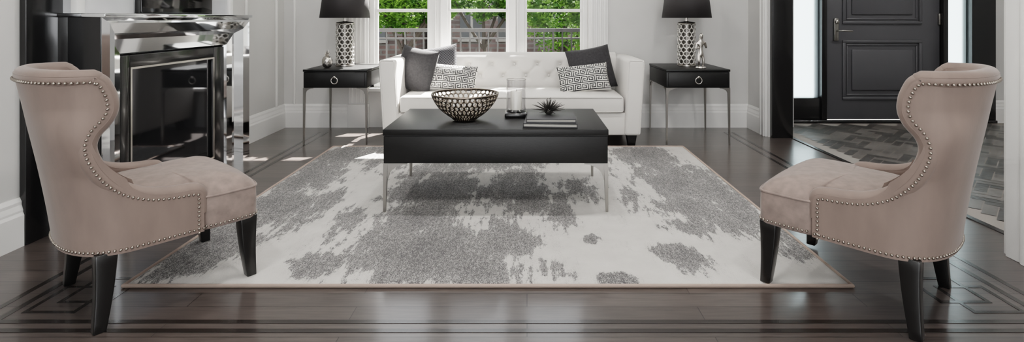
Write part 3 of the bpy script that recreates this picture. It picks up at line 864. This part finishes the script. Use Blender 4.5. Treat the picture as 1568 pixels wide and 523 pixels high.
nt.links.new(b.outputs[0], mx.inputs[1]); nt.links.new(tr.outputs[0], mx.inputs[2]); nt.links.new(mx.outputs[0], nt.nodes['Material Output'].inputs[0])
M_bark = mat('bark', (50, 42, 36), .9, bump=.5, bscale=20)
def tree(x, y, blobs_, leaf, cnt, th=.035):
    e = empty('leafy_tree', (x, y, -1.2))
    vs, fs = [], []
    for (bx, by, bz, rr) in blobs_:
        for k in range(cnt):
            dr = Vector((random.gauss(0, 1), random.gauss(0, 1), random.gauss(0, 1))).normalized()*rr*random.uniform(.45, 1)**.6
            c = Vector((bx, by, bz))+dr*(.8+.4*mn.noise(dr*2.5))
            a = Vector((random.gauss(0, 1), random.gauss(0, 1), random.gauss(0, .6))).normalized(); b2 = a.orthogonal().normalized()
            s = leaf*random.uniform(.6, 1.3); n = len(vs)
            vs += [c-a*s, c+b2*s*.45, c+a*s, c-b2*s*.45]; fs.append((n, n+1, n+2, n+3))
    obj_from('foliage', vs, fs, ml, e)
    br = [[(0, 0, -.02), (.05, 0, 1.2), (0, 0, 2.2)]]
    for (bx, by, bz, rr) in blobs_: br.append([(0, 0, 1.6), (bx*.5, by*.5, 1.2+bz*.35), (bx, by, bz)])
    curve('trunk_and_branches', br, th, M_bark, e)
tree(.7, 9.6, [(0, 0, 2.3, .8), (-.6, .2, 2.6, .55), (.5, -.1, 2.5, .7), (0, 0, 2.9, .7)], .05, 2400)
tree(-2.35, 10, [(0, 0, 2.5, .55), (.6, 0, 2.6, .5), (-.5, .1, 2.6, .6), (0, 0, 3.0, .6), (.9, 0, 2.95, .4)], .05, 1900)
tree(-1.0, 12, [(0, 0, 2.75, .6), (.7, 0, 2.6, .5), (-.8, 0, 2.9, .6), (.5, .3, 3.1, .5)], .06, 1500)
tree(3.4, 12, [(0, 0, 3.1, 1.2), (-1, 0, 3.6, .9), (.8, 0, 4, 1)], .1, 1500, .05)
tree(-5, 13, [(0, 0, 3.1, 1.2), (1, 0, 3.6, .9), (-.8, 0, 4, 1)], .1, 1500, .05)
tree(3.5, 7.9, [(-1.55, 0, 6.6, .6), (-1.3, 0, 5.9, .6), (-.7, 0, 7.2, .7), (-.6, 0, 6.2, .8), (-1.5, 0, 7.5, .5), (0, 0, 6.9, .8)], .085, 1100, .05)  # unseen tree, added to keep the sun off the right-hand panes

# ------------------------------------------------------------------ lights
W = bpy.data.worlds.new('sky'); S.world = W; W.use_nodes = True
bg = W.node_tree.nodes['Background']; bg.inputs[0].default_value = (.94, .97, 1, 1); bg.inputs[1].default_value = 3.4
sun = bpy.data.lights.new('sun', 'SUN'); sun.energy = 80; sun.angle = math.radians(.6); sun.color = (1, .97, .92)
so = bpy.data.objects.new('sun', sun); C.objects.link(so)
so.rotation_euler = Vector((-.55, -1, -1.6)).to_track_quat('-Z', 'Y').to_euler()
def area(name, loc, dir_, sx, sy, power, col=(1, 1, 1)):
    l = bpy.data.lights.new(name, 'AREA'); l.shape = 'RECTANGLE'; l.size = sx; l.size_y = sy; l.energy = power; l.color = col
    o = bpy.data.objects.new(name, l); C.objects.link(o); o.location = loc; o.rotation_euler = Vector(dir_).to_track_quat('-Z', 'Y').to_euler(); return o
for x in (-1.42, .1, 1.52):
    area('rear_fill_light', (x, YR-.2, 1.45), (0, 1, -.02), 1.3, 2.2, 26, (1, .985, .97))  # added soft fill from behind the camera, source invented
dl = empty('ceiling_fill_lights', (0, 0, ZC))  # unseen ceiling lights with rings, added as fill for room and hall
for (x, y, en) in ((-1.4, 1.2, 15), (1.3, 1.2, 15), (-1.4, 3.2, 15), (0, 3.2, 15), (1.3, 3.2, 15), (-.1, 1.0, 15), (3.8, 2.2, 22), (3.8, 4.2, 24)):
    curve('fill_light_ring', [[(x+.08*math.cos(k*math.pi/12), y+.08*math.sin(k*math.pi/12), -.004) for k in range(24)]], .006, M_trim, dl, cyclic=True)
    l = bpy.data.lights.new('ceiling_fill', 'AREA'); l.shape = 'DISK'; l.size = .15; l.energy = en; l.color = (1, .975, .95)
    o = bpy.data.objects.new('ceiling_fill', l); C.objects.link(o); o.parent = dl; o.location = (x, y, -.012)

# ------------------------------------------------------------------ camera
cam = bpy.data.cameras.new('camera'); co = bpy.data.objects.new('camera', cam); C.objects.link(co)
co.location = (0, 0, 1.1); co.rotation_euler = (math.pi/2, 0, 0)
cam.sensor_width = 36; cam.lens = 36*800/1568; cam.shift_x = -23/1568; cam.shift_y = -233.5/1568; cam.clip_start = .05
S.camera = co
S.view_settings.view_transform = 'Filmic'; S.view_settings.look = 'Medium High Contrast'; S.view_settings.exposure = .1
